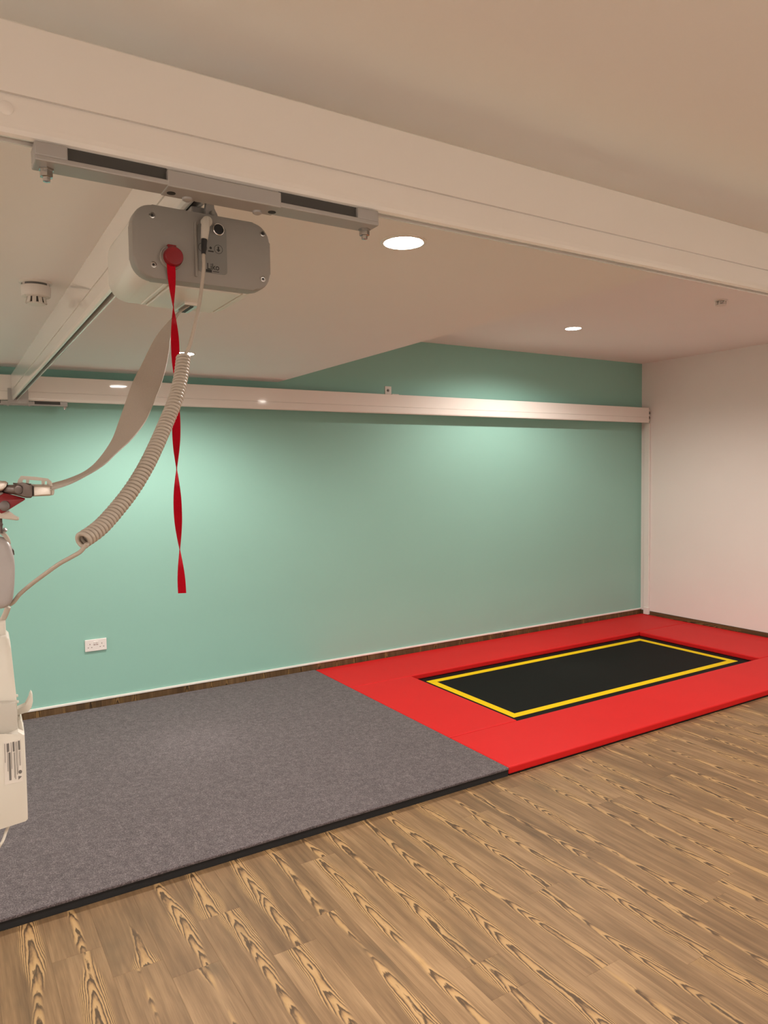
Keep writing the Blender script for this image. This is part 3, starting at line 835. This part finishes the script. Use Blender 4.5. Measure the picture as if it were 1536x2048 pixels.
# upper tapered cover, hose and connector
def lp(name, pts, d, th, material, bevel=0.002, parent=t):
    return pri(name, [at(x, y, d) for x, y in pts], h*th, material, parent, bevel=bevel, smooth=True)
lp('mast_cover', [(-215, 1260), (-8, 1274), (12, 1272), (18, 1278), (22, 1300), (34, 1408), (36, 1440), (-215, 1455)], DM+0.006, 0.05, lift_white, 0.003)
lp('hose_connector', [(-22, 1243), (11, 1243), (12.5, 1276), (-22, 1280)], DM+0.014, 0.02, lift_white, 0.003)
tub('hose', spline([at(16, 1214, DM+0.022), at(11, 1228, DM+0.023), at(3, 1244, DM+0.024), at(-4, 1262, DM+0.024)], 16), 0.0038, cord_m, t, 10)
lp('front_plate', [(-120, 1408), (32, 1407), (34, 1430), (37, 1464), (20, 1470), (-120, 1484)], DM-0.006, 0.03, lift_grey, 0.0015)
lp('control_box', [(-225, 1468), (10, 1474), (36, 1462), (49, 1470), (52.5, 1540), (56.5, 1640), (52, 1645), (0, 1659), (-225, 1716)], DM-0.014, 0.06, lift_white, 0.004)
lp('box_shoulder', [(34, 1440), (40, 1438.5), (44, 1444), (49.5, 1472), (34, 1474)], DM+0.000, 0.04, lift_white, 0.002)
# hook
lp('cable_hook', [(28, 1421), (34, 1418), (52, 1413.5), (57, 1404), (59.5, 1390), (62, 1385), (65, 1389), (66, 1404), (63, 1416), (55, 1425), (34, 1431), (28, 1432)], DM+0.012, 0.016, lift_white, 0.0015)
for yy in (1392, 1404):
    lat('latch_stud', at(30 + (yy-1392)*0.13, yy, DM+0.016), rr, [(0, 0), (0.0022, 0), (0.0020, 0.0035), (0, 0.004)], lift_white, t, 12)
# rating label
fl = [(7, 1485.5), (41, 1478), (46, 1562), (9.5, 1570)]
DL = DM-0.0146
lab = lp('rating_label', fl, DL, 0.0008, paper, 0)
A, B, C_, D_ = [at(x, y, DL-0.0002) for x, y in (fl[0], fl[1], fl[2], fl[3])]
def lpt(u, v): return (A.lerp(B, u)).lerp(D_.lerp(C_, u), v)
bm = bmesh.new()
def bar(u0, u1, v0, v1): bm.faces.new([bm.verts.new(lpt(a, b_)) for a, b_ in ((u0, v0), (u1, v0), (u1, v1), (u0, v1))])
for u0, u1, v0, v1 in ((0.05, 0.08, 0.03, 0.48), (0.17, 0.32, 0.04, 0.24), (0.19, 0.22, 0.24, 0.70), (0.26, 0.38, 0.26, 0.92), (0.42, 0.45, 0.03, 0.66), (0.52, 0.63, 0.03, 0.26), (0.55, 0.57, 0.28, 0.88),
                       (0.60, 0.63, 0.28, 0.92), (0.70, 0.73, 0.04, 0.82), (0.77, 0.79, 0.04, 0.80), (0.84, 0.95, 0.03, 0.25), (0.86, 0.88, 0.27, 0.62), (0.91, 0.93, 0.27, 0.62)):
    bar(u0, u1, v0, v1)
bm.faces.new([bm.verts.new(lpt(0.88+0.10*math.cos(i*math.pi/6), 0.77+0.045*math.sin(i*math.pi/6))) for i in range(12)])
bm.faces.new([bm.verts.new(lpt(u, v)) for u, v in ((0.76, 0.95), (0.76, 0.86), (0.96, 0.88))])
obj('label_print', bm, mat('grey_print', (0.16, 0.15, 0.14), 0.6), lab)
# loose cable under the box
tub('loose_cable', spline([at(18, 1650, DM+0.012), at(12, 1664, DM+0.006), at(8, 1676, DM), at(2, 1688, DM-0.004), at(-10, 1700, DM), at(-30, 1690, DM+0.01), at(-40, 1664, DM+0.02)], 40), 0.0019, lift_white, t, 8)

# ------------------------------------------------------------------ smoke detector, sprinkler, socket
sx, sy = -5.862, -2.182
t = thing('smoke_detector', 'round white smoke detector on the low ceiling left of the cross rail', 'smoke detector', (sx, sy, ZL))
lat('base_plate', (sx, sy, ZL), (0, 0, -1), [(0.053, 0), (0.053, 0.004), (0.050, 0.007), (0.044, 0.008)], detector_w, t, 40)
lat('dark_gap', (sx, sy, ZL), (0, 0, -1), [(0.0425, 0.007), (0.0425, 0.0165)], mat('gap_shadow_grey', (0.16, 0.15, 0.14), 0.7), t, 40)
lat('body', (sx, sy, ZL), (0, 0, -1), [(0.0465, 0.0155), (0.0475, 0.018), (0.0465, 0.046), (0.0445, 0.050), (0.036, 0.053), (0.030, 0.053)], detector_w, t, 40)
lat('inner_chamber', (sx, sy, ZL), (0, 0, -1), [(0.026, 0.050), (0.024, 0.072)], mat('chamber_dark', (0.10, 0.095, 0.09), 0.7), t, 32)
for i in range(10):
    a = 2*math.pi*i/10
    c, s = math.cos(a), math.sin(a)
    bm = bmesh.new()
    box(bm, (-0.0062, -0.002, -0.0115), (0.0062, 0.002, 0.0115), 0.0008, mtx=Matrix.Translation((sx+0.0300*c, sy+0.0300*s, ZL-0.0625)) @ Matrix.Rotation(a+math.pi/2, 4, 'Z') @ Matrix.Rotation(math.radians(-14), 4, 'X'))
    obj('vent_fin', bm, detector_w, t)
lat('bottom_cap', (sx, sy, ZL), (0, 0, -1), [(0.0290, 0.071), (0.0285, 0.0755), (0.020, 0.077), (0.012, 0.078), (0, 0.0782)], detector_w, t, 40)
for i in range(3):
    a = 2*math.pi*i/3-0.6
    bx('spacer_lug', (sx+0.043*math.cos(a)-0.004, sy+0.043*math.sin(a)-0.004, ZL-0.017), (sx+0.043*math.cos(a)+0.004, sy+0.043*math.sin(a)+0.004, ZL-0.006), detector_w, t, bevel=0.001)
lat('indicator', (sx-0.036, sy-0.022, ZL-0.050), (0, 0, -1), [(0.002, 0), (0.002, 0.002), (0, 0.0026)], chrome, t, 10)

sx, sy = -1.872, -2.105
t = thing('sprinkler_head', 'small white sprinkler head on the raised ceiling at the right', 'sprinkler', (sx, sy, ZH))
lat('escutcheon', (sx, sy, ZH), (0, 0, -1), [(0.042, 0), (0.041, 0.003), (0.034, 0.006), (0.022, 0.007)], detector_w, t, 36)
lat('stem', (sx, sy, ZH), (0, 0, -1), [(0.014, 0.004), (0.014, 0.018), (0.010, 0.020), (0, 0.020)], detector_w, t, 20)
for i in range(6):
    a = 2*math.pi*i/6+0.3
    tub('frame_arm', [Vector((sx+0.030*math.cos(a), sy+0.030*math.sin(a), ZH-0.005)), Vector((sx+0.030*math.cos(a), sy+0.030*math.sin(a), ZH-0.028)), Vector((sx+0.022*math.cos(a), sy+0.022*math.sin(a), ZH-0.032))], 0.0032, detector_w, t, 8)
lat('deflector', (sx, sy, ZH), (0, 0, -1), [(0, 0.030), (0.033, 0.030), (0.033, 0.0325), (0.012, 0.034), (0, 0.034)], detector_w, t, 30)

t = thing('wall_socket', 'white double power socket low on the green wall', 'socket', (-5.342, 0, 0.453))
SXc, SZc = -5.342, 0.4535
bx('face_plate', (SXc-0.0665, -0.011, SZc-0.0385), (SXc+0.0665, 0, SZc+0.0385), socket_w, t, bevel=0.003, seg=3)
for a in (-0.0085, 0.0085):
    bm = bmesh.new()
    box(bm, (-0.0062, -0.003, -0.0095), (0.0062, 0.003, 0.0095), 0.001, mtx=Matrix.Translation((SXc+a, -0.0118, SZc+0.014)) @ Matrix.Rotation(math.radians(9), 4, 'X'))
    obj('rocker_switch', bm, socket_w, t)
    bx('switch_mark', (SXc+a-0.0055, -0.0117, SZc+0.0015), (SXc+a+0.0055, -0.0108, SZc+0.004), mat('red_mark', (0.25, 0.03, 0.03), 0.5), t)
for sxx in (-0.0365, 0.0365):
    for dx_, dz_, w_, h_ in ((0, 0.008, 0.0036, 0.0075), (-0.0105, -0.013, 0.0065, 0.0038), (0.0105, -0.013, 0.0065, 0.0038)):
        bx('pin_hole', (SXc+sxx+dx_-w_/2, -0.0113, SZc+dz_-h_/2), (SXc+sxx+dx_+w_/2, -0.0105, SZc+dz_+h_/2), mat('pin_shade', (0.10, 0.05, 0.045), 0.7), t)
